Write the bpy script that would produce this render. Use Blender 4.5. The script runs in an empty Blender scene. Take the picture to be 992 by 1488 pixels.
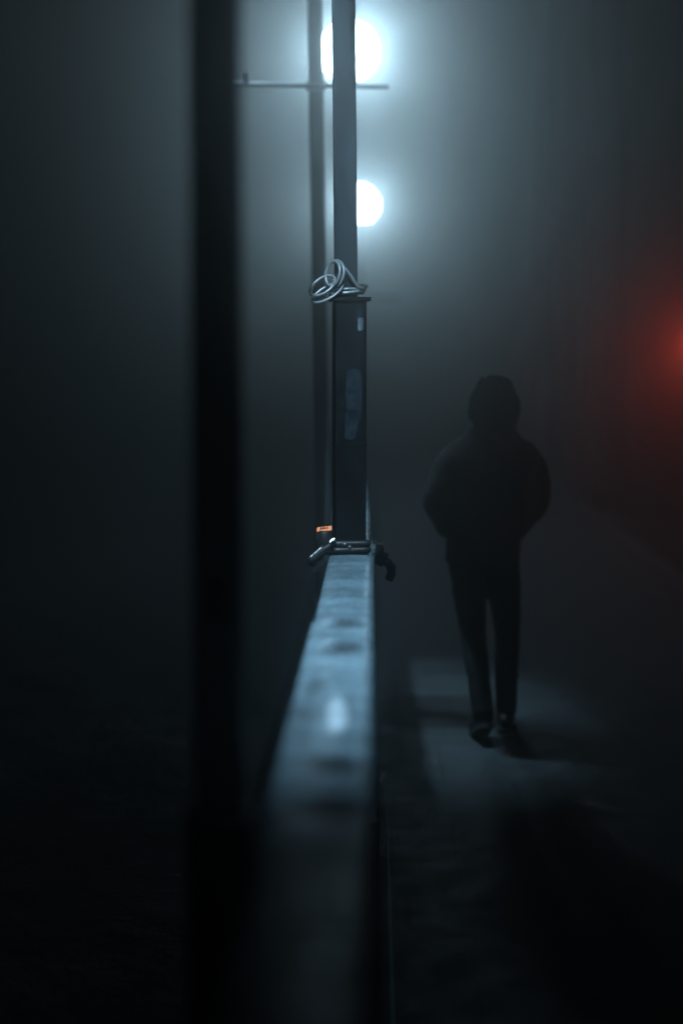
import bpy, bmesh, math, random
from mathutils import Vector, Matrix, noise
R = math.radians
random.seed(7)
scene = bpy.context.scene
COL = scene.collection

# ------------------------------------------------------------------ helpers
def tag(o, label=None, cat=None, group=None, kind=None):
    if label: o['label'] = label
    if cat: o['category'] = cat
    if group: o['group'] = group
    if kind: o['kind'] = kind
    return o

def empty(name, loc=(0, 0, 0), rz=0.0):
    o = bpy.data.objects.new(name, None)
    o.location = loc
    o.rotation_euler = (0, 0, rz)
    o.empty_display_size = 0.1
    COL.objects.link(o)
    return o

def link(name, bm, mat, parent=None, smooth=False, loc=None):
    bmesh.ops.recalc_face_normals(bm, faces=bm.faces[:])
    me = bpy.data.meshes.new(name)
    bm.to_mesh(me)
    bm.free()
    if smooth:
        for p in me.polygons:
            p.use_smooth = True
    me.materials.append(mat)
    o = bpy.data.objects.new(name, me)
    COL.objects.link(o)
    if parent is not None:
        o.parent = parent
    if loc is not None:
        o.location = loc
    return o

def add_box(bm, c, s, rz=0.0, bev=0.0, rot=None):
    t = bmesh.new()
    bmesh.ops.create_cube(t, size=1.0)
    for v in t.verts:
        v.co = Vector((v.co.x * s[0], v.co.y * s[1], v.co.z * s[2]))
    if bev > 0:
        bmesh.ops.bevel(t, geom=t.edges[:], offset=bev, segments=2, affect='EDGES', profile=0.7)
    M = Matrix.Translation(Vector(c)) @ (rot if rot is not None else Matrix.Rotation(rz, 4, 'Z'))
    bmesh.ops.transform(t, matrix=M, verts=t.verts[:])
    merge(bm, t)

def merge(bm, t):
    me = bpy.data.meshes.new('tmp')
    t.to_mesh(me)
    t.free()
    bm.from_mesh(me)
    bpy.data.meshes.remove(me)

def add_cyl(bm, a, b, r0, r1=None, seg=20, bev=0.0):
    r1 = r0 if r1 is None else r1
    a, b = Vector(a), Vector(b)
    d = b - a
    t = bmesh.new()
    bmesh.ops.create_cone(t, cap_ends=True, segments=seg, radius1=r0, radius2=r1, depth=d.length)
    if bev > 0:
        es = [e for e in t.edges if any(len(f.verts) > 4 for f in e.link_faces)]
        bmesh.ops.bevel(t, geom=es, offset=bev, segments=2, affect='EDGES')
    q = d.to_track_quat('Z', 'Y').to_matrix().to_4x4()
    bmesh.ops.transform(t, matrix=Matrix.Translation((a + b) / 2) @ q, verts=t.verts[:])
    merge(bm, t)

def add_ball(bm, c, s, sub=3, rot=None):
    t = bmesh.new()
    bmesh.ops.create_icosphere(t, subdivisions=sub, radius=1.0)
    M = Matrix.Translation(Vector(c)) @ (rot if rot is not None else Matrix.Identity(4)) @ Matrix.Diagonal((s[0], s[1], s[2], 1))
    bmesh.ops.transform(t, matrix=M, verts=t.verts[:])
    merge(bm, t)

def add_lathe(bm, prof, c=(0, 0, 0), seg=32):
    rings = []
    for r, z in prof:
        if r < 1e-5:
            rings.append([bm.verts.new((c[0], c[1], c[2] + z))])
        else:
            rings.append([bm.verts.new((c[0] + r * math.cos(2 * math.pi * k / seg), c[1] + r * math.sin(2 * math.pi * k / seg), c[2] + z)) for k in range(seg)])
    for A, B in zip(rings, rings[1:]):
        for k in range(seg):
            k2 = (k + 1) % seg
            if len(A) == 1 and len(B) == 1: continue
            if len(A) == 1: bm.faces.new((A[0], B[k], B[k2]))
            elif len(B) == 1: bm.faces.new((A[k], B[0], A[k2]))
            else: bm.faces.new((A[k], B[k], B[k2], A[k2]))

def smooth_path(pts, n=8, closed=False):
    P = [Vector(p) for p in pts]
    out = []
    m = len(P)
    rng = range(m) if closed else range(m - 1)
    for i in rng:
        if closed:
            p0, p1, p2, p3 = P[(i - 1) % m], P[i], P[(i + 1) % m], P[(i + 2) % m]
        else:
            p0, p1, p2, p3 = P[max(i - 1, 0)], P[i], P[i + 1], P[min(i + 2, m - 1)]
        for k in range(n):
            t = k / n
            out.append(0.5 * ((2 * p1) + (-p0 + p2) * t + (2 * p0 - 5 * p1 + 4 * p2 - p3) * t * t + (-p0 + 3 * p1 - 3 * p2 + p3) * t ** 3))
    if not closed:
        out.append(P[-1].copy())
    return out

def add_tube(bm, pts, rad, seg=12, closed=False):
    """Sweep a circle along pts; rad is a number or one radius per point."""
    P = [Vector(p) for p in pts]
    n = len(P)
    rads = rad if isinstance(rad, (list, tuple)) else [rad] * n
    tang = []
    for i in range(n):
        a = P[(i - 1) % n] if (closed or i > 0) else P[i]
        b = P[(i + 1) % n] if (closed or i < n - 1) else P[i]
        tang.append((b - a).normalized())
    up = Vector((0, 0, 1)) if abs(tang[0].z) < 0.9 else Vector((1, 0, 0))
    nrm = tang[0].cross(up).normalized()
    rings = []
    for i in range(n):
        nrm = (nrm - tang[i] * nrm.dot(tang[i])).normalized()
        bi = tang[i].cross(nrm)
        rings.append([bm.verts.new(P[i] + (nrm * math.cos(2 * math.pi * k / seg) + bi * math.sin(2 * math.pi * k / seg)) * rads[i]) for k in range(seg)])
    pairs = list(zip(rings, rings[1:])) + ([(rings[-1], rings[0])] if closed else [])
    for A, B in pairs:
        for k in range(seg):
            bm.faces.new((A[k], A[(k + 1) % seg], B[(k + 1) % seg], B[k]))
    if not closed:
        bm.faces.new(rings[0][::-1])
        bm.faces.new(rings[-1])

def add_loft(bm, rings, seg=24):
    """rings: (cx, cy, cz, rx, ry) horizontal ellipses from bottom to top, capped."""
    V = []
    for cx, cy, cz, rx, ry in rings:
        row = []
        for k in range(seg):
            a = 2 * math.pi * k / seg
            ca, sa = math.cos(a), math.sin(a)
            e = 0.85
            row.append(bm.verts.new((cx + rx * math.copysign(abs(ca) ** e, ca), cy + ry * math.copysign(abs(sa) ** e, sa), cz)))
        V.append(row)
    for A, B in zip(V, V[1:]):
        for k in range(seg):
            bm.faces.new((A[k], A[(k + 1) % seg], B[(k + 1) % seg], B[k]))
    bm.faces.new(V[0][::-1])
    bm.faces.new(V[-1])

def fuse(name, bm, mat, parent, voxel, smooth_it=6, wrinkle=0.0, freq=9.0, decimate=None):
    """Union of everything in bm as one continuous smooth surface."""
    o = link(name, bm, mat, parent)
    m = o.modifiers.new('r', 'REMESH'); m.mode = 'VOXEL'; m.voxel_size = voxel
    s = o.modifiers.new('s', 'SMOOTH'); s.iterations = smooth_it; s.factor = 0.5
    dg = bpy.context.evaluated_depsgraph_get()
    me = bpy.data.meshes.new_from_object(o.evaluated_get(dg))
    o.modifiers.clear()
    old = o.data
    o.data = me
    bpy.data.meshes.remove(old)
    if not me.materials: me.materials.append(mat)
    if wrinkle > 0:
        nr = [v.normal.copy() for v in me.vertices]
        for v, n in zip(me.vertices, nr):
            p = v.co
            f1 = noise.noise(Vector((p.x * freq, p.y * freq, p.z * freq * 1.7)))
            f2 = 1 - abs(noise.noise(Vector((p.x * freq * 1.3 + 5, p.y * freq, p.z * freq * 2.6))))
            v.co = p + n * wrinkle * (f1 * 0.7 + (f2 - 0.7) * 0.9)
    for p in me.polygons: p.use_smooth = True
    return o

def dup(root, loc=None, label=None, group=None):
    r = root.copy(); COL.objects.link(r)
    if loc is not None: r.location = loc
    if label: r['label'] = label
    if group: r['group'] = group
    for ch in list(root.children):
        c = ch.copy(); COL.objects.link(c); c.parent = r
        for g in list(ch.children):
            d = g.copy(); COL.objects.link(d); d.parent = c
    return r

# ------------------------------------------------------------------ materials
def mat(name, col, rough=0.6, metal=0.0, var=0.25, scale=12.0, bump=0.0, bscale=60.0, rvar=0.12, spec=0.5, stretch=(1, 1, 1), coat=0.0):
    m = bpy.data.materials.new(name)
    m.use_nodes = True
    nt = m.node_tree; N = nt.nodes; L = nt.links
    b = N['Principled BSDF']
    b.inputs['Metallic'].default_value = metal
    b.inputs['Specular IOR Level'].default_value = spec
    b.inputs['Coat Weight'].default_value = coat
    tc = N.new('ShaderNodeTexCoord')
    mp = N.new('ShaderNodeMapping'); mp.inputs['Scale'].default_value = stretch
    L.new(tc.outputs['Object'], mp.inputs['Vector'])
    n1 = N.new('ShaderNodeTexNoise'); n1.inputs['Scale'].default_value = scale; n1.inputs['Detail'].default_value = 6; n1.inputs['Roughness'].default_value = 0.62
    L.new(mp.outputs[0], n1.inputs['Vector'])
    cr = N.new('ShaderNodeValToRGB')
    cr.color_ramp.elements[0].position = 0.32; cr.color_ramp.elements[1].position = 0.68
    cr.color_ramp.elements[0].color = tuple(c * (1 - var) for c in col) + (1,)
    cr.color_ramp.elements[1].color = tuple(min(1, c * (1 + var)) for c in col) + (1,)
    L.new(n1.outputs['Fac'], cr.inputs['Fac'])
    L.new(cr.outputs['Color'], b.inputs['Base Color'])
    mr = N.new('ShaderNodeMapRange')
    mr.inputs['From Min'].default_value = 0.3; mr.inputs['From Max'].default_value = 0.7
    mr.inputs['To Min'].default_value = max(0.02, rough - rvar); mr.inputs['To Max'].default_value = min(1, rough + rvar)
    n2 = N.new('ShaderNodeTexNoise'); n2.inputs['Scale'].default_value = scale * 2.3; n2.inputs['Detail'].default_value = 5
    L.new(mp.outputs[0], n2.inputs['Vector'])
    L.new(n2.outputs['Fac'], mr.inputs['Value']); L.new(mr.outputs[0], b.inputs['Roughness'])
    if bump > 0:
        n3 = N.new('ShaderNodeTexNoise'); n3.inputs['Scale'].default_value = bscale; n3.inputs['Detail'].default_value = 4
        L.new(mp.outputs[0], n3.inputs['Vector'])
        bp = N.new('ShaderNodeBump'); bp.inputs['Strength'].default_value = 1.0; bp.inputs['Distance'].default_value = bump
        L.new(n3.outputs['Fac'], bp.inputs['Height']); L.new(bp.outputs[0], b.inputs['Normal'])
    return m

def mat_emit(name, col, strength, base=(0.8, 0.8, 0.8)):
    m = bpy.data.materials.new(name); m.use_nodes = True
    b = m.node_tree.nodes['Principled BSDF']
    b.inputs['Base Color'].default_value = base + (1,)
    b.inputs['Emission Color'].default_value = col + (1,)
    b.inputs['Emission Strength'].default_value = strength
    b.inputs['Roughness'].default_value = 0.3
    return m

LAMP = (0.52, 0.79, 1.0)
M_pole = mat('pole_paint', (0.06, 0.075, 0.085), 0.5, 0.0, 0.35, 14, 0.0006, 90, stretch=(1, 1, .35))
M_grey = mat('grey_paint', (0.013, 0.021, 0.026), 0.6, 0.0, 0.55, 14, 0.0006, 90, spec=0.2, stretch=(1, 1, .35))
M_sleeve = mat('sleeve_paint', (0.005, 0.007, 0.008), 0.55, 0.0, 0.5, 18, 0.0008, 70, spec=0.08, stretch=(1, 1, .5))
M_rail = mat('rail_paint', (0.155, 0.225, 0.265), 0.25, 0.0, 0.18, 9, 0.0003, 30, rvar=0.08, spec=0.035, stretch=(1.5, .6, 1))
M_far_rail = M_rail.copy()
def rail_marks(m):
    """Shade painted in the knocks and near end, cross scuffs, a painted lamp glint."""
    nt = m.node_tree; N = nt.nodes; L = nt.links
    b = N['Principled BSDF']
    col = b.inputs['Base Color'].links[0].from_socket
    tc = [n for n in N if n.type == 'TEX_COORD'][0]
    nz = N.new('ShaderNodeTexNoise'); nz.inputs['Scale'].default_value = 14; nz.inputs['Detail'].default_value = 3
    L.new(tc.outputs['Object'], nz.inputs['Vector'])
    add = N.new('ShaderNodeVectorMath'); add.operation = 'MULTIPLY_ADD'
    add.inputs[1].default_value = (0.03, 0.05, 0); 
    L.new(nz.outputs['Color'], add.inputs[0]); L.new(tc.outputs['Object'], add.inputs[2])
    def spot(c, r, inner, square=False):
        s = N.new('ShaderNodeVectorMath'); s.operation = 'SUBTRACT'; s.inputs[1].default_value = (c[0] + .015, c[1] + .025, 0)
        L.new(add.outputs[0], s.inputs[0])
        d = N.new('ShaderNodeVectorMath'); d.operation = 'MULTIPLY'; d.inputs[1].default_value = (1 / r[0], 1 / r[1], 0)
        L.new(s.outputs[0], d.inputs[0])
        ln = N.new('ShaderNodeVectorMath'); ln.operation = 'LENGTH'; L.new(d.outputs[0], ln.inputs[0])
        mr = N.new('ShaderNodeMapRange'); mr.interpolation_type = 'SMOOTHSTEP'
        mr.inputs['From Min'].default_value = inner; mr.inputs['From Max'].default_value = 1.0
        mr.inputs['To Min'].default_value = 1.0; mr.inputs['To Max'].default_value = 0.0
        L.new(ln.outputs['Value'], mr.inputs['Value'])
        return mr.outputs[0]
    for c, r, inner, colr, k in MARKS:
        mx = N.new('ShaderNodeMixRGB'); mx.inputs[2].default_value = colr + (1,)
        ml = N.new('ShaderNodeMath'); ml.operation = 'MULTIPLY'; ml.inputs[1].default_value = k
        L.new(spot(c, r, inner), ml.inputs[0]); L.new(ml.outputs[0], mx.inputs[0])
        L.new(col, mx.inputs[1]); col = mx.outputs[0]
    # cross scuffs
    mp = N.new('ShaderNodeMapping'); mp.inputs['Scale'].default_value = (2.0, 8.5, 1); L.new(tc.outputs['Object'], mp.inputs['Vector'])
    n4 = N.new('ShaderNodeTexNoise'); n4.inputs['Scale'].default_value = 1; n4.inputs['Detail'].default_value = 3; L.new(mp.outputs[0], n4.inputs['Vector'])
    r4 = N.new('ShaderNodeMapRange'); r4.inputs['From Min'].default_value = .36; r4.inputs['From Max'].default_value = .64; r4.inputs['To Min'].default_value = 0.72; r4.inputs['To Max'].default_value = 1.22
    L.new(n4.outputs['Fac'], r4.inputs['Value'])
    mu = N.new('ShaderNodeMixRGB'); mu.blend_type = 'MULTIPLY'; mu.inputs[0].default_value = 1
    L.new(col, mu.inputs[1]); L.new(r4.outputs[0], mu.inputs[2])
    L.new(mu.outputs[0], b.inputs['Base Color'])
KNOCK_SHADE = (0.040, 0.047, 0.050)  # dark reflections in the knocks, put into the colour
NEAR_SHADE = (0.015, 0.019, 0.021)  # lamp light fading towards the near end, painted as dark
MARKS = [((-0.078, 3.84), (0.060, 0.085), 0.2, KNOCK_SHADE, 0.75), ((-0.030, 3.80), (0.030, 0.05), 0.2, KNOCK_SHADE, 0.4), ((-0.070, 3.52), (0.070, 0.10), 0.15, KNOCK_SHADE, 0.85), ((-0.11, 3.47), (0.06, 0.05), 0.1, KNOCK_SHADE, 0.5),
         ((-0.060, 4.34), (0.048, 0.035), 0.1, KNOCK_SHADE, 0.5), ((-0.135, 3.08), (0.035, 0.14), 0.1, KNOCK_SHADE, 0.7), ((-0.150, 2.78), (0.05, 0.22), 0.3, KNOCK_SHADE, 0.5),
         ((-0.076, 2.83), (0.026, 0.20), 0.35, (0.66, 0.76, 0.82), 0.92), ((-0.07, 2.47), (0.085, 0.08), 0.3, NEAR_SHADE, 0.9), ((-0.07, 2.24), (0.085, 0.075), 0.3, NEAR_SHADE, 0.9), ((-0.088, 1.85), (0.30, 0.24), 0.5, NEAR_SHADE, 0.9), ((-0.088, 1.3), (0.4, 0.5), 0.6, NEAR_SHADE, 0.9)]  # the pale entry is a painted lamp reflection
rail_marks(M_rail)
M_panel = mat('panel_paint', (0.03, 0.034, 0.038), 0.6, 0.0, 0.4, 8, 0.0008, 60)
M_steel = mat('worn_steel', (0.72, 0.76, 0.78), 0.25, 0.9, 0.35, 40, 0.0004, 200)
M_black = mat('black_rubber', (0.014, 0.015, 0.016), 0.42, 0.0, 0.3, 50, 0.0003, 200)
M_matte = mat('matte_black_paint', (0.012, 0.014, 0.016), 0.9, 0.0, 0.4, 14, 0.0006, 90, spec=0.03)
M_nut = mat('galvanised_nut', (0.36, 0.42, 0.38), 0.5, 0.3, 0.25, 60, 0.0003, 240)
M_cable = mat('grey_cable', (0.15, 0.172, 0.18), 0.3, 0.0, 0.04, 20, 0.0, rvar=0.04, spec=0.7)
M_orange = mat_emit('orange_label_added_glow', (1.0, 0.36, 0.17), 0.55, (0.85, 0.30, 0.12))  # emission stands in for lamp light falling on the label
M_ink = mat('label_ink', (0.10, 0.035, 0.02), 0.6)
M_residue = mat('sticker_residue', (0.10, 0.125, 0.14), 0.7, 0.0, 0.6, 60, 0.0004, 200)
M_patch = mat('worn_blue_sticker', (0.014, 0.021, 0.029), 0.7, 0.0, 0.6, 40, 0.0004, 120, spec=0.1)
M_jacket = mat('jacket_cloth', (0.028, 0.029, 0.028), 0.85, 0.0, 0.3, 20, 0.0012, 220, spec=0.25)
M_trouser = mat('trouser_cloth', (0.016, 0.018, 0.021), 0.9, 0.0, 0.3, 20, 0.0010, 300, spec=0.2)
M_shoe = mat('shoe_leather', (0.014, 0.014, 0.014), 0.5, 0.0, 0.3, 30)
M_sole = mat('shoe_sole', (0.04, 0.04, 0.04), 0.8)
M_hair = mat('dark_hair', (0.009, 0.008, 0.007), 0.75, 0.0, 0.5, 30, 0.003, 120, stretch=(6, 6, .6))
M_skin = mat('skin', (0.45, 0.28, 0.21), 0.55, 0.0, 0.08, 25)
M_globe = mat_emit('lit_globe', LAMP, 74.0)
M_red = mat_emit('red_lens', (1.0, 0.075, 0.03), 65.0, (0.5, 0.02, 0.02))
M_lens = mat_emit('lamp_lens', LAMP, 6.0)

def slab_material():
    m = mat('concrete_slabs', (0.050, 0.066, 0.071), 0.75, 0.0, 0.3, 3.0, 0.0015, 45, spec=0.2)
    nt = m.node_tree; N = nt.nodes; L = nt.links
    b = N['Principled BSDF']
    src = b.inputs['Base Color'].links[0].from_socket
    tc = [n for n in N if n.type == 'TEX_COORD'][0]
    br = N.new('ShaderNodeTexBrick')
    br.inputs['Scale'].default_value = 1.0
    br.inputs['Mortar Size'].default_value = 0.006
    br.inputs['Mortar Smooth'].default_value = 0.3
    br.inputs['Brick Width'].default_value = 0.6
    br.inputs['Row Height'].default_value = 0.6
    br.inputs['Color1'].default_value = (1, 1, 1, 1); br.inputs['Color2'].default_value = (0.82, 0.84, 0.84, 1); br.inputs['Mortar'].default_value = (0.55, 0.55, 0.55, 1)
    L.new(tc.outputs['Object'], br.inputs['Vector'])
    mx = N.new('ShaderNodeMixRGB'); mx.blend_type = 'MULTIPLY'; mx.inputs[0].default_value = 1
    L.new(src, mx.inputs[1]); L.new(br.outputs['Color'], mx.inputs[2])
    L.new(mx.outputs[0], b.inputs['Base Color'])
    return m
M_slab = slab_material()
M_asphalt = mat('asphalt', (0.035, 0.037, 0.038), 0.75, 0.0, 0.35, 5, 0.003, 120, spec=0.3)
M_shadow_patch = mat('painted_shadow', (0.018, 0.019, 0.020), 0.8, 0.0, 0.35, 5, 0.003, 120, spec=0.2)  # dark tone for the shadow band painted on the slabs
M_kerb = mat('kerb_concrete', (0.05, 0.05, 0.05), 0.75, 0.0, 0.3, 6, 0.002, 60, spec=0.3)
M_soil = mat('dark_soil', (0.022, 0.022, 0.020), 0.9, 0.0, 0.5, 2, 0.02, 12, spec=0.15)
M_paint = mat('road_line', (0.4, 0.4, 0.4), 0.7, 0.0, 0.3, 8)

# ------------------------------------------------------------------ setting
def sheet(name, x0, x1, y0, y1, z, m, nx=1, ny=1):
    bm = bmesh.new()
    vs = [[bm.verts.new((x0 + (x1 - x0) * i / nx, y0 + (y1 - y0) * j / ny, z)) for j in range(ny + 1)] for i in range(nx + 1)]
    for i in range(nx):
        for j in range(ny):
            bm.faces.new((vs[i][j], vs[i + 1][j], vs[i + 1][j + 1], vs[i][j + 1]))
    return tag(link(name, bm, m), kind='structure')

sheet('ground', -150, 150, -150, 150, -0.13, M_soil)
sheet('road', 5.0, 11.5, -60, 120, -0.12, M_asphalt)
sheet('road_marking', 8.2, 8.32, -60, 120, -0.116, M_paint)
bm = bmesh.new(); add_box(bm, (1.235, 2.44, -0.06), (2.43, 12.88, 0.12))
tag(link('pavement', bm, M_slab), kind='structure')
bm = bmesh.new(); add_box(bm, (1.235, 64.44, -0.064), (2.43, 111.11, 0.12))
tag(link('path', bm, M_asphalt), kind='structure')
bm = bmesh.new(); add_box(bm, (2.53, 30, -0.05), (0.15, 180, 0.14), bev=0.015)
tag(link('kerb', bm, M_kerb), kind='structure')
bm = bmesh.new(); add_box(bm, (-0.24, 30, -0.025), (0.50, 180, 0.19), bev=0.01)
tag(link('kerb_strip', bm, M_matte), kind='structure')
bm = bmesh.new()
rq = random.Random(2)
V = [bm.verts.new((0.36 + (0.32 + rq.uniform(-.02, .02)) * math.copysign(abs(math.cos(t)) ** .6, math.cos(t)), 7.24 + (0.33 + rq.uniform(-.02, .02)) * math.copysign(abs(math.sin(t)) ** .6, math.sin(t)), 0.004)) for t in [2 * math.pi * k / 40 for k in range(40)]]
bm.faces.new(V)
tag(link('shadow_patch', bm, M_shadow_patch), kind='structure')  # flat dark sheet standing in for a cast shadow on the pavement
PLZ = 0.07

# ------------------------------------------------------------------ railings
def ripple_profile():
    """Long beaten ripples of the rail: irregular sawtooth waves, integrated from their slopes."""
    rr = random.Random(21)
    y, dy = -2.2, 0.002
    zs, z, tot = [], 0.0, -2.2
    nxt, wl, ph = -2.2, 0.1, 0.0
    sl = []
    while y < 5.2:
        if ph >= 1.0:
            ph -= 1.0; wl = rr.uniform(0.035, 0.06) if y < 2.56 else rr.uniform(0.10, 0.19)
        if y < 2.56: bias = 4.6
        elif y < 2.66: bias = -1.0
        elif y < 3.35: bias = -1.2
        else: bias = -0.4
        k = rr.uniform(0.9, 1.1)
        sl.append(math.tan(R(bias)) if ph < 0.76 else -math.tan(R(bias)) * 0.76 / 0.24)
        ph += dy / wl; y += dy
    n = 5
    for i in range(len(sl)):
        w_ = sl[max(0, i - n):i + n + 1]
        z += sum(w_) / len(w_) * dy
        zs.append(z)
    # keep the level: take out the slow drift
    m = 120
    cs = [0.0]
    for v in zs: cs.append(cs[-1] + v)
    out = []
    for i, v in enumerate(zs):
        a_, b_ = max(0, i - m), min(len(zs), i + m + 1)
        out.append(v - (cs[b_] - cs[a_]) / (b_ - a_))
    return out
RIPPLE = ripple_profile()
def dent(x, y):
    """Height of the beaten top surface of the rail (m): knocks and waves across its width."""
    u = (x + 0.0875) / 0.0875
    yy = y + 0.018 * u * u + 0.012 * noise.noise(Vector((x * 9, y * 2, 4)))
    f = (yy + 2.2) / 0.002
    i = min(max(int(f), 0), len(RIPPLE) - 2)
    h = RIPPLE[i] + (RIPPLE[i + 1] - RIPPLE[i]) * (f - i if 0 <= f - i <= 1 else 0)
    # knocks: (y, x, length, width, depth)
    for cy, cx, ly, wx, dp in ((3.80, -0.085, 0.055, 0.050, 0.0045), (3.50, -0.075, 0.070, 0.058, 0.006), (4.36, -0.055, 0.030, 0.040, 0.0012),
                               (2.47, -0.070, 0.06, 0.080, 0.005), (2.20, -0.075, 0.06, 0.080, 0.005), (3.02, -0.150, 0.10, 0.030, 0.003)):
        h -= dp * math.exp(-((y - cy) / ly) ** 2 - ((x - cx) / wx) ** 2)
    for cy, l, a in ((4.62, 0.05, 0.0010), (4.44, 0.035, 0.0012), (3.93, 0.05, 0.0020), (3.64, 0.05, 0.0012), (2.36, 0.04, 0.002)):
        h += a * math.exp(-((y - cy) / l) ** 2)
    h += 0.0008 * noise.noise(Vector((x * 6, y * 5.5, 0.3)))
    return h

def top_rail(y0, y1, step, near):
    bm = bmesh.new()
    n = int((y1 - y0) / step)
    rows = []
    for j in range(n + 1):
        y = y0 + (y1 - y0) * j / n
        xl, xr = (-0.176, 0.001)
        if near and y > 3.87: xl = -0.169
        row = []
        W_ = 16
        r = 0.012
        prof = []
        for k in range(W_ + 1):
            u = k / W_
            x = xl + r + (xr - xl - 2 * r) * u
            z = 1.10 - 0.0025 * (2 * u - 1) ** 2 + (dent(x, y) if near else 0.0008 * noise.noise(Vector((x * 5, y * 3, 1))))
            prof.append((x, z))
        prof = [(xl, 1.03), (xl, prof[0][1] - r), (xl + r * .3, prof[0][1] - r * .3)] + prof + [(xr - r * .3, prof[-1][1] - r * .3), (xr, prof[-1][1] - r), (xr, 1.03)]
        rows.append([bm.verts.new((x, y, z)) for x, z in prof])
    m = len(rows[0])
    for A, B in zip(rows, rows[1:]):
        for k in range(m):
            bm.faces.new((A[k], A[(k + 1) % m], B[(k + 1) % m], B[k]))
    bm.faces.new(rows[0]); bm.faces.new(rows[-1][::-1])
    return bm

def smooth_by_angle(o, deg=40):
    o.data.set_sharp_from_angle(angle=R(deg))
    return o

def railing(y0, y1, posts, label, near, rz=0.0, pivot=(0, 0, 0)):
    root = empty('railing', pivot, rz)
    tag(root, label, 'railing', 'metal railings along the pavement edge')
    dy = pivot[1]; dx = pivot[0]
    bm = top_rail(y0, y1, 0.006 if near else 0.2, near)
    bmesh.ops.translate(bm, vec=(-dx, -dy, 0), verts=bm.verts[:])
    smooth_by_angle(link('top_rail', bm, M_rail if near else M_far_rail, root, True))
    bm = bmesh.new(); add_box(bm, (-0.0875 - dx, (y0 + y1) / 2 - dy, 0.60), (0.012, y1 - y0 - 0.02, 0.80), bev=0.002)
    link('panel', bm, M_panel, root)
    bm = bmesh.new(); add_box(bm, (-0.0875 - dx, (y0 + y1) / 2 - dy, 0.17), (0.05, y1 - y0 - 0.02, 0.05), bev=0.004)
    link('bottom_rail', bm, M_panel, root)
    for p in posts:
        bm = bmesh.new(); add_box(bm, (-0.0875 - dx, p - dy, (PLZ + 1.03) / 2), (0.07, 0.07, 1.03 - PLZ - 0.002), bev=0.006)
        link('post', bm, M_panel, root)
        bm = bmesh.new(); add_box(bm, (-0.0875 - dx, p - dy, PLZ + 0.008), (0.15, 0.15, 0.012), bev=0.002)
        link('base_plate', bm, M_panel, root)
    return root

railing(-2.2, 5.185, (-2.0, -0.3, 1.4, 3.1, 4.8), 'dented shiny top rail running from the camera to the banded square post', True)
railing(5.36, 31.0, [5.9 + 1.7 * k for k in range(15)], 'railing behind the square post, fading away into the fog', False, R(1.1), (0, 5.36, 0))

# ------------------------------------------------------------------ poles
def square_tube(bm, c0, z0, z1, w, rz, lean=(0, 0), bev=0.006):
    t = bmesh.new()
    add_box(t, (0, 0, (z0 + z1) / 2), (w, w, z1 - z0), rz=rz, bev=bev)
    for v in t.verts:
        f = v.co.z - z0
        v.co.x += c0[0] + lean[0] * f; v.co.y += c0[1] + lean[1] * f
    merge(bm, t)

# the post in focus
post = empty('square_post', (-0.096, 5.275, PLZ))
tag(post, 'sharp square post with dark wide lower sleeve and narrower upper tube, ending the rail', 'post')
bm = bmesh.new(); square_tube(bm, (0, 0), 0.0, 1.955, 0.114, R(9), bev=0.008)
sleeve = link('sleeve', bm, M_sleeve, post)
bm = bmesh.new(); add_box(bm, (0.002, 0, 1.963), (0.138, 0.138, 0.014), rz=R(9), bev=0.003)
link('flange', bm, M_sleeve, post)
bm = bmesh.new(); square_tube(bm, (-0.012, 0.0), 1.971, 4.55, 0.082, R(4), lean=(-0.0085, 0), bev=0.005)
upper = link('upper_tube', bm, M_grey, post)
bm = bmesh.new(); add_box(bm, (-0.034, 0, 4.558), (0.094, 0.094, 0.016), rz=R(4), bev=0.004)
link('cap', bm, M_pole, post)
bm = bmesh.new(); add_box(bm, (0, 0, 0.007), (0.2, 0.2, 0.012), rz=R(9), bev=0.002)
link('base_plate', bm, M_sleeve, post)

def ragged_patch(w, h, seed, jag=0.16, n=34):
    """A thin torn-edged sticker facing -Y."""
    rr = random.Random(seed)
    bm = bmesh.new()
    ring = []
    for k in range(n):
        a = 2 * math.pi * k / n
        ca, sa = math.cos(a), math.sin(a)
        e = 0.45
        f = 1 - jag * rr.random()
        ring.append((0.5 * w * math.copysign(abs(ca) ** e, ca) * f, 0.5 * h * math.copysign(abs(sa) ** e, sa) * f))
    A = [bm.verts.new((x, 0.0, z)) for x, z in ring]
    B = [bm.verts.new((x, -0.0012, z)) for x, z in ring]
    bm.faces.new(A); bm.faces.new(B[::-1])
    for k in range(n):
        bm.faces.new((A[k], A[(k + 1) % n], B[(k + 1) % n], B[k]))
    return bm

def stick(parent, w, h, x, z, mt, seed, rz=R(9), half=0.0572, label=None, tilt=0.0):
    o = link('sticker', ragged_patch(w, h, seed), mt, parent)
    q = Vector((x, -half - 0.0006, 0)); q.rotate(Matrix.Rotation(rz, 3, 'Z'))
    o.location = (q.x, q.y, z); o.rotation_euler = (0, tilt, rz)
    if label: o['label'] = label
    return o
stick(post, 0.024, 0.052, 0.034, 1.872, M_residue, 3, label='small pale oval scrap of sticker')
stick(post, 0.018, 0.030, 0.030, 1.912, M_patch, 4)
stick(post, 0.064, 0.20, 0.010, 1.62, M_patch, 5, label='large faded blue sticker')
stick(post, 0.050, 0.12, 0.000, 1.505, M_patch, 8, tilt=R(4))
bm = bmesh.new(); add_box(bm, (0, 0, 1.43), (0.1175, 0.1175, 0.006), rz=R(9), bev=0.001)
link('seam_band', bm, M_sleeve, post)

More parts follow.
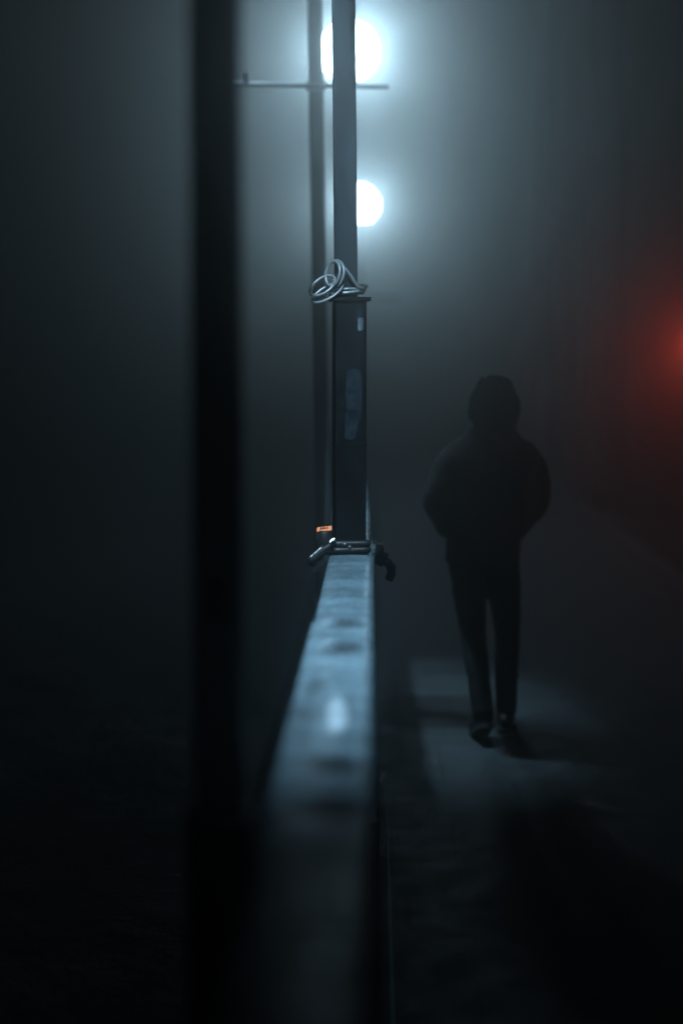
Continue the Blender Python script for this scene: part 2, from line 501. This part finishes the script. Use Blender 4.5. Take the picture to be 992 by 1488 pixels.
def steel_pole(x, y, h, sleeve_h, lean, label, w=0.086):
    r = empty('steel_pole', (x, y, PLZ))
    tag(r, label, 'pole', 'tall poles standing outside the railing')
    bm = bmesh.new(); square_tube(bm, (0, 0), 0.0, sleeve_h, 0.112, R(5), bev=0.008); link('sleeve', bm, M_matte, r)
    bm = bmesh.new(); add_box(bm, (0, 0, sleeve_h + 0.008), (0.128, 0.128, 0.014), rz=R(5), bev=0.005); link('flange', bm, M_matte, r)
    bm = bmesh.new(); square_tube(bm, (0, 0), sleeve_h + 0.016, h, w, R(5), lean=lean, bev=0.006); link('upper_tube', bm, M_pole, r)
    bm = bmesh.new(); add_box(bm, (lean[0] * (h - sleeve_h), 0, h + 0.007), (w + .012, w + .012, 0.013), rz=R(5), bev=0.003); link('cap', bm, M_pole, r)
    bm = bmesh.new(); add_box(bm, (0, 0, 0.007), (0.2, 0.2, 0.012), rz=R(5), bev=0.002); link('base_plate', bm, M_sleeve, r)
    return r
np_ = steel_pole(-0.268, 2.40, 4.5, 0.95, (0.003, 0), 'thick black out-of-focus pole nearest the camera, left of the shiny rail')
stick(np_, 0.055, 0.035, 0.0, 1.43, M_residue, 11, rz=R(5), half=0.0432)
stick(np_, 0.045, 0.10, 0.002, 1.345, M_patch, 12, rz=R(5), half=0.0432)
fp = steel_pole(-0.270, 7.40, 5.35, 0.42, (-0.0125, 0), 'slim grey pole standing in the fog just behind the square post', 0.074)
bm = bmesh.new()
add_cyl(bm, (-0.52, -0.052, 3.125), (0.335, -0.052, 3.105), 0.0125, seg=12, bev=0.003)
add_cyl(bm, (-0.39, -0.052, 3.125), (-0.39, -0.052, 3.175), 0.016, seg=12, bev=0.003)
add_box(bm, (-0.033, -0.030, 3.115), (0.10, 0.040, 0.045), bev=0.004)
link('cross_arm', bm, M_pole, fp)
# its bracket arm carries a shaded lamp above the picture that lights the pavement
SP = Vector((-1.10, 7.75, 5.40))
lampx = empty('bracket_lamp', (SP.x, SP.y, SP.z))
tag(lampx, 'shaded downlight on a bracket arm at the top of the slim pole, above the pavement', 'lamp')
bm = bmesh.new()
add_tube(bm, smooth_path([(0.785, -0.35, -0.10), (0.55, -0.25, 0.14), (0.2, -0.1, 0.20), (0.0, 0.0, 0.17)], 8), 0.02, 12)
link('bracket_arm', bm, M_pole, lampx, True)
AIM = Vector((0.30, 7.15, 0))
def head(root, off, d, lens):
    q = d.to_track_quat('-Z', 'Y').to_euler()
    bm = bmesh.new(); add_lathe(bm, [(0.0, 0.17), (0.04, 0.165), (0.055, 0.10), (0.12, 0.02), (0.145, -0.06), (0.14, -0.06), (0.115, 0.015), (0.05, 0.09), (0.0, 0.10)])
    o = link('shade', bm, M_black, root, True); o.location = off; o.rotation_euler = q
    bm = bmesh.new(); add_lathe(bm, [(0.0, 0.025), (0.04, 0.02), (0.05, 0.05), (0.03, 0.085), (0.0, 0.09)])
    o = link('bulb', bm, lens, root, True); o.location = off; o.rotation_euler = q
head(lampx, (0, 0, 0), AIM - SP, M_lens)
# the nearest pole carries one too, over the rail
SP2 = Vector((-0.150, 2.78, 4.42))
near_lamp = empty('bracket_lamp', SP2)
tag(near_lamp, 'shaded lamp on a short arm atop the thick black pole', 'lamp')
DIR2 = Vector((0.0125, math.sin(R(33)), -math.cos(R(33))))
head(near_lamp, (0, 0, 0), DIR2, M_lens)
bm = bmesh.new(); add_tube(bm, smooth_path([(-0.115, -0.38, 0.10), (-0.10, -0.33, 0.22), (-0.05, -0.20, 0.24), (0.0, -0.08, 0.145)], 8), 0.018, 12)
link('bracket_arm', bm, M_pole, near_lamp, True)
# added unseen plates: their slit keeps the light on the rail and post
SD = 0.12
for x0, x1, y0, y1, dz in ((0.0428 * SD, 0.16, -0.15, 0.46, 0), (-0.16, -0.031 * SD, -0.15, 0.46, 0)):
    bm = bmesh.new(); add_box(bm, ((x0 + x1) / 2, (y0 + y1) / 2, -SD - 0.0015 - dz), (x1 - x0, y1 - y0, 0.003))
    link('added_slit_plate', bm, M_matte, near_lamp)

def light(name, kind, loc, energy, col, **kw):
    d = bpy.data.lights.new(name, kind); d.energy = energy; d.color = col
    for k, v in kw.items(): setattr(d, k, v)
    o = bpy.data.objects.new(name, d); o.location = loc; COL.objects.link(o)
    return o
SPOT_E = 1800.0
SPOT2_E = 1150.0
def downlight(loc, target, energy, size, blend, soft, squeeze=1.0):
    o = light('downlight', 'SPOT', loc, energy, LAMP, spot_size=R(size), spot_blend=blend, shadow_soft_size=soft)
    o.rotation_euler = (target - loc).to_track_quat('-Z', 'Y').to_euler()
    if squeeze != 1.0:      # long narrow beam, turned so that its long side runs along the rail
        d = (target - loc).normalized()
        X = d.cross(Vector((0, 1, 0))).normalized(); Z = -d; Y = Z.cross(X)
        o.rotation_euler = Matrix((X, Y, Z)).transposed().to_euler()
        o.scale = (squeeze, 1, 1)
    return o
downlight(SP + Vector((0, 0, -0.0)), AIM, SPOT_E, 33, 1.0, 0.14, 0.52)
downlight(SP2, SP2 + DIR2, SPOT2_E, 88, 0.78, 0.0008, 0.30)

# ------------------------------------------------------------------ globe street lamps
def globe_lamp(x, y, hz, gr, label, arm_z, arm_l, arm_r):
    r = empty('street_lamp', (x, y, PLZ)); z0 = PLZ
    tag(r, label, 'street lamp', 'globe street lamps glowing in the fog')
    bm = bmesh.new()
    add_lathe(bm, [(0, 0), (0.11, 0), (0.11, 0.03), (0.085, 0.06), (0.08, 0.5), (0.055, 0.56), (0.05, 1.2), (0.042, arm_z - z0), (0.036, hz - gr - z0 - 0.05), (0, hz - gr - z0 - 0.05)], seg=24)
    link('mast', bm, M_pole, r, True)
    bm = bmesh.new()
    add_lathe(bm, [(0, hz - gr - z0 - 0.055), (0.06, hz - gr - z0 - 0.055), (0.10, hz - gr - z0 + 0.0), (0.105, hz - gr - z0 + 0.03), (0.0, hz - gr - z0 + 0.035)], seg=24)
    link('globe_holder', bm, M_black, r, True)
    bm = bmesh.new(); add_ball(bm, (0, 0, hz - z0), (gr, gr, gr), 4)
    link('globe', bm, M_globe, r, True)
    bm = bmesh.new(); add_lathe(bm, [(0, gr - .01), (0.05, gr - .012), (0.045, gr + .02), (0.015, gr + .035), (0.012, gr + .10), (0, gr + .11)], (0, 0, hz - z0), 20)
    link('finial', bm, M_black, r, True)
    if arm_l is None: return r
    bm = bmesh.new()
    add_cyl(bm, (arm_l, 0, arm_z - z0), (arm_r, 0, arm_z - z0), 0.034, seg=14, bev=0.004)
    add_cyl(bm, (arm_l + 0.10, 0, arm_z - z0), (arm_l + 0.10, 0, arm_z - z0 + 0.11), 0.034, seg=12)
    add_ball(bm, (arm_r, 0, arm_z - z0), (0.045, 0.045, 0.045), 2)
    link('cross_arm', bm, M_black, r, False)
    return r
globe_lamp(-0.260, 14.0, 4.732, 0.265, 'nearer and higher of the two glowing globe lamps, bisected by the post', 4.30, None, None)
globe_lamp(-0.235, 21.5, 4.086, 0.265, 'farther and lower glowing globe lamp, half hidden by the post', 2.70, -0.55, 0.55)

# ------------------------------------------------------------------ bare trees on the verge
M_bark = mat('bark', (0.035, 0.032, 0.028), 0.95, 0.0, 0.4, 6, 0.012, 22, spec=0.1, stretch=(3, 3, .5))
def bare_tree(x, y, rad, h, seed, label):
    rr = random.Random(seed)
    r = empty('bare_tree', (x, y, -0.13), rr.uniform(0, 6))
    tag(r, label, 'tree', 'bare trees on the verge')
    pts = [Vector((rr.uniform(-.08, .08) * k / 6, rr.uniform(-.08, .08) * k / 6, h * k / 6)) for k in range(7)]
    path = smooth_path(pts, 6)
    n = len(path)
    bm = bmesh.new(); add_tube(bm, path, [rad * (1.35 - 0.35 * min(1, i / 5)) * (1 - 0.62 * i / n) for i in range(n)], 16)
    for v in bm.verts:
        v.co += Vector((v.co.x, v.co.y, 0)) * 0.16 * noise.noise(Vector((v.co.x * 6, v.co.y * 6, v.co.z * 1.4)))
    link('trunk', bm, M_bark, r, True)
    for k in range(9):
        t = 0.78 + 0.21 * k / 9
        b0 = path[int(t * (n - 1))]
        a = k * 2.4 + rr.uniform(-.4, .4); ln = rr.uniform(.9, 1.9) * (1.7 - t)
        d = Vector((math.cos(a), math.sin(a), 0))
        P_ = smooth_path([b0, b0 + d * ln * .35 + Vector((0, 0, ln * .22)), b0 + d * ln * .7 + Vector((0, 0, ln * .55)), b0 + d * ln + Vector((rr.uniform(-.1, .1), 0, ln * .95))], 5)
        r0 = rad * .34 * (1.25 - t * .7)
        bm = bmesh.new(); add_tube(bm, P_, [r0 * (1 - .85 * i / (len(P_) - 1)) for i in range(len(P_))], 8)
        for q in range(5):
            i = 5 + q * 2; c0 = P_[i]; a2 = a + (0.9 if q % 2 else -0.9) + rr.uniform(-.3, .3)
            d2 = Vector((math.cos(a2), math.sin(a2), .7)) * ln * rr.uniform(.22, .4)
            add_tube(bm, [c0, c0 + d2 * .5 + Vector((0, 0, .02)), c0 + d2 + Vector((0, 0, .08))], [r0 * .3, r0 * .2, r0 * .06], 6)
        link('branch', bm, M_bark, r, True)
    return r
bare_tree(2.98, 18.9, 0.33, 10.2, 3, 'broad tree trunk, a faint dark band in the fog just left of the red glow')
bare_tree(2.92, 25.0, 0.24, 10.4, 8, 'thinner, fainter tree trunk in the fog between the walking person and the broad trunk')

# ------------------------------------------------------------------ red signal at the right edge
sg = empty('signal_light', (4.03, 18.0, -0.13))
tag(sg, 'red signal lamp on a post, glowing in the fog at the right edge', 'signal light')
bm = bmesh.new(); add_lathe(bm, [(0, 0), (0.10, 0), (0.10, 0.05), (0.045, 0.08), (0.04, 1.86), (0, 1.86)], seg=20); link('mast', bm, M_pole, sg, True)
bm = bmesh.new(); add_box(bm, (0, 0.04, 2.08), (0.26, 0.16, 0.44), bev=0.02); link('housing', bm, M_black, sg)
bm = bmesh.new(); add_ball(bm, (0, -0.045, 2.08), (0.095, 0.05, 0.095), 3); link('lens', bm, M_red, sg, True)
bm = bmesh.new()
vs = []
for yy in (-0.04, -0.19):
    vs.append([bm.verts.new((0.115 * math.cos(a), yy, 2.08 + 0.115 * math.sin(a))) for a in [R(-60 + 300 * k / 16) for k in range(17)]])
for k in range(16): bm.faces.new((vs[0][k], vs[0][k + 1], vs[1][k + 1], vs[1][k]))
bmesh.ops.solidify(bm, geom=bm.faces[:], thickness=0.004)
link('visor', bm, M_black, sg, True)

# ------------------------------------------------------------------ clamp, junction box and cable on the post
cl = empty('band_clamp', (-0.096, 5.275, 1.125))
tag(cl, 'dark clamp with bolt ends wrapped round the post where the rail meets it', 'clamp')
bm = bmesh.new()
hw = 0.0625
ring = [(-hw, -hw), (hw, -hw), (hw, hw), (-hw, hw)]
q = []
for i in range(4):
    a, b = Vector(ring[i]), Vector(ring[(i + 1) % 4])
    for t in (0.08, 0.5, 0.92): q.append(a.lerp(b, t))
rot = Matrix.Rotation(R(9), 2)
q = [rot @ p for p in q]
for dz in (-0.012, 0.012):
    add_tube(bm, [(p.x, p.y, dz) for p in smooth_path([(p.x, p.y, 0) for p in q], 3, True)], 0.013, 10, True)
link('band', bm, M_black, cl, True)
# left bolt: two short rods leaning out and down
bm = bmesh.new()
add_cyl(bm, (-0.050, -0.075, 0.022), (-0.108, -0.095, -0.018), 0.012, seg=14, bev=0.002)
add_cyl(bm, (-0.085, -0.09, -0.002), (-0.140, -0.105, -0.044), 0.018, 0.016, seg=16, bev=0.003)
add_box(bm, (-0.118, -0.085, -0.058), (0.060, 0.03, 0.055), bev=0.006, rot=Matrix.Rotation(R(-33), 4, 'Y'))
link('left_lug', bm, M_black, cl)
bm = bmesh.new()
add_cyl(bm, (-0.098, -0.106, 0.004), (-0.139, -0.118, -0.031), 0.0045, seg=10)
link('bolt', bm, M_steel, cl, False)
bm = bmesh.new()
add_cyl(bm, (-0.052, -0.092, 0.034), (-0.068, -0.098, 0.022), 0.006, seg=10, bev=0.001)
link('bolt', bm, M_steel, cl, False)
bm = bmesh.new()
add_ball(bm, (0.110, -0.088, -0.004), (0.020, 0.018, 0.021), 3)
add_cyl(bm, (0.085, -0.088, -0.008), (0.110, -0.09, -0.004), 0.022, 0.020, seg=8, bev=0.003)
add_ball(bm, (0.106, -0.085, 0.028), (0.013, 0.012, 0.008), 2)
link('cap_nut', bm, M_nut, cl, True)
bm = bmesh.new()
add_box(bm, (0.118, -0.082, -0.038), (0.040, 0.034, 0.055), bev=0.007, rot=Matrix.Rotation(R(28), 4, 'Y'))
add_tube(bm, smooth_path([(0.128, -0.085, -0.045), (0.150, -0.088, -0.062), (0.158, -0.088, -0.090), (0.146, -0.088, -0.120)], 6), [0.017] * 18 + [0.013], 12)
link('right_lug', bm, M_black, cl, True)
bm = bmesh.new()
add_cyl(bm, (0.130, -0.103, -0.042), (0.176, -0.101, -0.064), 0.0032, seg=10)
add_cyl(bm, (0.130, -0.106, -0.043), (0.146, -0.106, -0.050), 0.0065, seg=10, bev=0.001)
link('bolt', bm, M_steel, cl, False)
for sx, sz in ((-0.014, 0.012), (0.004, 0.004)):
    bm = bmesh.new(); add_ball(bm, (sx, -0.080, sz), (0.005, 0.003, 0.0045), 2); link('rivet', bm, M_steel, cl, True)

jb = empty('junction_box', (-0.186, 5.215, 1.10))
tag(jb, 'small black cap with an orange label on top, lamp light added as glow, left of the post', 'cable box')
bm = bmesh.new(); add_lathe(bm, [(0, 0), (0.030, 0), (0.034, 0.01), (0.034, 0.082), (0.029, 0.088), (0, 0.088)], seg=24)
link('body', bm, M_black, jb, True)
bm = bmesh.new(); add_box(bm, (0.0, -0.006, 0.0925), (0.054, 0.038, 0.003), bev=0.001, rot=Matrix.Rotation(R(-7), 4, 'Y') @ Matrix.Rotation(R(16), 4, 'X'))
lab = link('label_plate', bm, M_orange, jb)
bm = bmesh.new()
for k, (w, dx) in enumerate(((0.008, -0.012), (0.010, -0.001), (0.006, 0.010))):
    add_box(bm, (dx, -0.008, 0.0925 + 0.003 + dx * 0.122), (w, 0.016, 0.002), rot=Matrix.Rotation(R(-7), 4, 'Y') @ Matrix.Rotation(R(16), 4, 'X'))
link('printed_mark', bm, M_ink, lab)

cb = empty('cable_coil', (-0.107, 5.275, 2.06))
tag(cb, 'pale grey cable coiled and looped round the upper tube just above the flange', 'cable')
def loop(cx, cz, a, b, tilt, yoff, ydep, n=40, ph=0):
    out = []
    for k in range(n):
        t = 2 * math.pi * k / n + ph
        u, v = a * math.cos(t), b * math.sin(t)
        out.append((cx + u * math.cos(tilt) - v * math.sin(tilt), yoff + ydep * math.sin(t + 0.6), cz + u * math.sin(tilt) + v * math.cos(tilt)))
    return out
bm = bmesh.new()
CR = 0.0058
add_tube(bm, loop(-0.083, 0.019, 0.051, 0.027, R(35), -0.088, 0.018), CR, 10, True)
add_tube(bm, loop(-0.066, -0.006, 0.060, 0.022, R(30), -0.076, 0.018), CR, 10, True)
add_tube(bm, loop(-0.047, 0.062, 0.045, 0.025, R(80), -0.080, 0.016), CR, 10, True)
add_tube(bm, loop(-0.041, 0.061, 0.050, 0.033, R(77), -0.066, 0.018), CR, 10, True)
add_tube(bm, smooth_path([(-0.050, -0.060, 0.107), (-0.017, -0.064, 0.094), (0.0156, -0.062, 0.058), (0.032, -0.058, 0.032), (0.050, -0.050, 0.012), (0.066, -0.02, 0.006), (0.060, 0.03, 0.010), (0.02, 0.062, 0.012)], 8), CR, 10)
add_tube(bm, smooth_path([(0.040, 0.045, 0.026), (0.066, 0.02, 0.026), (0.074, -0.012, 0.020), (0.060, -0.034, 0.008), (0.03, -0.056, -0.002), (-0.03, -0.060, -0.006)], 8), CR, 10)
for k in range(2):   # turns round the tube
    rr_ = 0.060
    add_tube(bm, [(rr_ * math.cos(2 * math.pi * i / 36) * 1.02, rr_ * math.sin(2 * math.pi * i / 36), -0.006 + 0.0108 * k + 0.004 * math.cos(2 * math.pi * i / 36 + k)) for i in range(36)], CR, 10, True)
link('cable', bm, M_cable, cb, True)

# ------------------------------------------------------------------ the person
P = empty('person', (0.548, 6.77, 0))
tag(P, 'person in dark jacket and trousers walking away along the pavement, hands in pockets', 'person')
ZH = 1.0
LH, LK, LA = Vector((-0.085, -0.01, 0.92)), Vector((-0.066, 0.015, 0.50)), Vector((-0.030, -0.16, 0.135))
RH, RK, RA = Vector((0.082, -0.01, 0.92)), Vector((0.104, 0.070, 0.50)), Vector((0.098, 0.090, 0.085))
LSH, LE, LW = Vector((-0.170, 0.0, 1.385)), Vector((-0.243, -0.055, 1.155)), Vector((-0.182, 0.095, 1.015))
RSH, RE, RW = Vector((0.170, 0.0, 1.375)), Vector((0.228, -0.045, 1.135)), Vector((0.178, 0.095, 1.005))
def limb(bm, pts, rads, n=7, seg=16):
    path = smooth_path(pts, n)
    rs = []
    for i in range(len(rads) - 1):
        for k in range(n): rs.append(rads[i] + (rads[i + 1] - rads[i]) * k / n)
    rs.append(rads[-1])
    add_tube(bm, path, rs, seg)
    add_ball(bm, pts[0], (rads[0],) * 3, 2); add_ball(bm, pts[-1], (rads[-1],) * 3, 2)
# body
bm = bmesh.new()
add_loft(bm, [(0, 0, 0.84, 0.13, 0.10), (0, 0, 0.94, 0.165, 0.115), (0, 0.0, 1.06, 0.14, 0.10), (0, 0.0, 1.2, 0.155, 0.108), (0, 0, 1.32, 0.158, 0.105), (0, 0, 1.39, 0.12, 0.08), (0, 0.0, 1.45, 0.075, 0.06)])
limb(bm, [(0, 0.0, 1.40), (0, 0.005, 1.47), (0, 0.02, 1.55)], [0.065, 0.057, 0.055])
add_ball(bm, (0, 0.022, 1.625), (0.076, 0.094, 0.112), 3)
add_ball(bm, (0, 0.060, 1.565), (0.052, 0.055, 0.055), 3)
limb(bm, [(0, 0.112, 1.635), (0, 0.128, 1.600), (0, 0.122, 1.590)], [0.010, 0.014, 0.012], 4, 10)   # nose
add_ball(bm, (0, 0.108, 1.555), (0.026, 0.010, 0.010), 2)                                     # lips
for s in (-1, 1):
    add_ball(bm, (s * 0.078, 0.02, 1.615), (0.009, 0.020, 0.032), 2)                           # ears
    add_ball(bm, (s * 0.031, 0.100, 1.630), (0.014, 0.012, 0.010), 2)                          # eyes
    add_ball(bm, (s * 0.031, 0.106, 1.652), (0.022, 0.010, 0.007), 2)                          # brows
for h, k, a, s in ((LH, LK, LA, -1), (RH, RK, RA, 1)):
    limb(bm, [h, h.lerp(k, .5), k, k.lerp(a, .4) + Vector((0, -0.015, 0)), a], [0.076, 0.066, 0.048, 0.044, 0.030])
    limb(bm, [a + Vector((0, -0.02, -0.03)), a + Vector((0, 0.08, -0.05)), a + Vector((0, 0.15, -0.06))], [0.024, 0.026, 0.018])
for sh, e, w, s in ((LSH, LE, LW, -1), (RSH, RE, RW, 1)):
    limb(bm, [sh, sh.lerp(e, .5), e, e.lerp(w, .5), w], [0.044, 0.042, 0.036, 0.033, 0.026])
    d = (w - e).normalized()
    pc = w + d * 0.045
    add_ball(bm, pc, (0.020, 0.040, 0.040), 2, d.to_track_quat('Y', 'Z').to_matrix().to_4x4())
    for j, (off, ln) in enumerate(((0.027, .066), (0.010, .075), (-0.008, .070), (-0.025, .055))):
        side = Vector((0, 0.55, 0.83)) * off
        f0 = pc + d * 0.03 + side
        add_tube(bm, smooth_path([f0, f0 + d * ln * .5, f0 + d * ln + Vector((-s * 0.022, 0, 0))], 4), 0.0085, 8)
    t0 = w + d * 0.02 + Vector((0, 0.02, 0.02))
    add_tube(bm, smooth_path([t0, t0 + d * .03 + Vector((0, .022, .012)), t0 + d * .06 + Vector((-s * .012, .026, .008))], 4), 0.0095, 8)
fuse('body', bm, M_skin, P, 0.0085, 3)
# jacket: torso, hood roll at the neck, sleeves, hem band
bm = bmesh.new()
add_loft(bm, [(-0.005, -0.005, 0.845, 0.174, 0.132), (-0.005, -0.005, 0.90, 0.180, 0.140), (0, -0.01, 1.00, 0.170, 0.140), (0, -0.012, 1.12, 0.168, 0.140), (0, -0.014, 1.25, 0.180, 0.145), (0, -0.012, 1.335, 0.190, 0.140), (0, -0.006, 1.395, 0.188, 0.118), (0, 0.0, 1.440, 0.152, 0.098), (0, 0.006, 1.480, 0.100, 0.084), (0, 0.006, 1.515, 0.084, 0.078)], 28)
for sh, e, w, s in ((LSH, LE, LW, -1), (RSH, RE, RW, 1)):
    limb(bm, [sh + Vector((-s * .02, 0, -.005)), sh.lerp(e, .45) + Vector((s * .012, -.01, .01)), e, e.lerp(w, .55), w + Vector((-s * .012, 0.0, -.01))], [0.066, 0.067, 0.060, 0.058, 0.056])
limb(bm, [(-0.085, 0.035, 1.475), (-0.075, -0.045, 1.478), (0, -0.088, 1.455), (0.075, -0.045, 1.478), (0.085, 0.035, 1.475)], [0.024, 0.028, 0.036, 0.028, 0.024])
fuse('jacket', bm, M_jacket, P, 0.011, 4, 0.009, 7.5)
# trousers
bm = bmesh.new()
add_loft(bm, [(0, -0.005, 0.80, 0.140, 0.115), (0, -0.005, 0.86, 0.158, 0.125), (0, -0.005, 0.93, 0.160, 0.122), (0, 0, 0.98, 0.158, 0.112)])
for h, k, a in ((LH, LK, LA), (RH, RK, RA)):
    limb(bm, [h + Vector((0, 0, -0.03)), h.lerp(k, .5), k, k.lerp(a, .5) + Vector((0, -0.012, 0)), a + Vector((0, 0, 0.0))], [0.090, 0.082, 0.064, 0.057, 0.050])
fuse('trousers', bm, M_trouser, P, 0.011, 4, 0.006, 9)
# shoes
def shoe(a, heel_up, turn):
    bm = bmesh.new()
    limb(bm, [(0, -0.045, 0.055), (0, 0.04, 0.055), (0, 0.13, 0.043), (0, 0.19, 0.036)], [0.040, 0.044, 0.046, 0.032])
    limb(bm, [(0, -0.01, 0.06), (0, -0.005, 0.115)], [0.046, 0.048])
    for v in bm.verts:
        v.co.z = max(v.co.z, 0.018)
    M = Matrix.Translation((a.x, a.y, 0)) @ Matrix.Rotation(turn, 4, 'Z') @ Matrix.Translation((0, 0.14, 0)) @ Matrix.Rotation(-heel_up, 4, 'X') @ Matrix.Translation((0, -0.14, 0))
    bmesh.ops.transform(bm, matrix=M, verts=bm.verts[:])
    o = fuse('shoe', bm, M_shoe, P, 0.007, 3)
    bm = bmesh.new()
    pts = [(0.038, -0.08), (0.043, 0.0), (0.047, 0.10), (0.040, 0.18), (0.0, 0.222), (-0.040, 0.18), (-0.044, 0.10), (-0.040, 0.0), (-0.036, -0.08), (0.0, -0.092)]
    A = [bm.verts.new((x, y, 0.001)) for x, y in pts]; B = [bm.verts.new((x, y, 0.024)) for x, y in pts]
    bm.faces.new(A[::-1]); bm.faces.new(B)
    for k in range(len(pts)): bm.faces.new((A[k], A[(k + 1) % len(pts)], B[(k + 1) % len(pts)], B[k]))
    bmesh.ops.transform(bm, matrix=M, verts=bm.verts[:])
    link('sole', bm, M_sole, o)
shoe(LA, R(24), R(6))
shoe(RA, R(0), R(-5))
# hair: chin-length and tousled
bm = bmesh.new()
add_loft(bm, [(0, -0.022, 1.475, 0.084, 0.066), (-0.003, -0.022, 1.508, 0.098, 0.080), (-0.006, -0.020, 1.540, 0.114, 0.090), (-0.004, -0.014, 1.578, 0.122, 0.100), (0.0, -0.004, 1.620, 0.106, 0.106), (0.002, 0.004, 1.670, 0.086, 0.100), (0.0, 0.006, 1.710, 0.064, 0.080), (0, 0.006, 1.738, 0.030, 0.044)], 28)
add_ball(bm, (-0.088, -0.012, 1.570), (0.040, 0.060, 0.034), 3)
rr = random.Random(5)
for k in range(64):
    a = rr.uniform(math.pi * 0.92, math.pi * 2.08)
    top = Vector((0.06 * math.cos(a), 0.07 * math.sin(a), 1.70 + rr.uniform(-.03, .03)))
    mid = Vector((0.105 * math.cos(a) * rr.uniform(.9, 1.1), 0.10 * math.sin(a) * rr.uniform(.9, 1.1), 1.62))
    end = Vector((0.108 * math.cos(a) * rr.uniform(.75, 1.15), 0.085 * math.sin(a) * rr.uniform(.7, 1.1), 1.545 + rr.uniform(-.045, .03)))
    add_tube(bm, smooth_path([top, mid, end], 5), [0.012] * 4 + [0.011] * 4 + [0.009, 0.006, 0.003], 7)
fuse('hair', bm, M_hair, P, 0.0065, 2, 0.006, 22)
# stance: weight on one hip, head carried a little the other way
KEYS = [(0, 0), (.5, -.008), (.9, -.030), (1.05, -.025), (1.25, 0), (1.45, .006), (1.55, .018), (2, .018)]
def sway(z):
    for (z0, d0), (z1, d1) in zip(KEYS, KEYS[1:]):
        if z <= z1: return d0 + (d1 - d0) * max(0, (z - z0)) / (z1 - z0)
    return 0
for ch in P.children_recursive:
    for v in ch.data.vertices: v.co.x += sway(v.co.z)

# ------------------------------------------------------------------ fog
bm = bmesh.new(); add_box(bm, (0, 0, 5.4), (310, 310, 13.4))
hz = bpy.data.materials.new('fog'); hz.use_nodes = True
nt = hz.node_tree; nt.nodes.clear()
vo = nt.nodes.new('ShaderNodeVolumePrincipled'); out = nt.nodes.new('ShaderNodeOutputMaterial')
vo.inputs['Color'].default_value = (0.67, 0.69, 0.66, 1)
vo.inputs['Density'].default_value = 0.06
vo.inputs['Anisotropy'].default_value = 0.93
nt.links.new(vo.outputs[0], out.inputs['Volume'])
tag(link('haze', bm, hz), 'thin even night fog filling the whole place', None, None, 'stuff')

# ------------------------------------------------------------------ night sky
w = bpy.data.worlds.new('World'); scene.world = w; w.use_nodes = True
nt = w.node_tree
sky = nt.nodes.new('ShaderNodeTexSky'); sky.sky_type = 'NISHITA'; sky.sun_disc = False
sky.sun_elevation = R(-3); sky.sun_rotation = R(200)
bg = nt.nodes['Background']; bg.inputs['Strength'].default_value = 0.15
nt.links.new(sky.outputs[0], bg.inputs['Color'])

# ------------------------------------------------------------------ camera
cd = bpy.data.cameras.new('camera'); cam = bpy.data.objects.new('camera', cd); COL.objects.link(cam)
cam.location = (0, 0, 1.82)
cam.rotation_euler = (R(90 - 6.185), 0, R(1.35))
cd.sensor_fit = 'VERTICAL'; cd.sensor_height = 36.0; cd.lens = 50.0
cd.clip_start = 0.05; cd.clip_end = 500
cd.dof.use_dof = True; cd.dof.focus_distance = 5.2; cd.dof.aperture_fstop = 0.78
scene.camera = cam

vs_ = scene.view_settings
scene.display_settings.display_device = 'sRGB'
vs_.view_transform = 'Standard'; vs_.look = 'None'; vs_.exposure = 0.0; vs_.gamma = 1.0; vs_.use_curve_mapping = False
scene.render.engine = 'CYCLES'
c = scene.cycles
c.use_denoising = True
try: c.denoiser = 'OPENIMAGEDENOISE'
except Exception: pass
c.volume_bounces = 2
c.max_bounces = 6
c.sample_clamp_indirect = 4.0
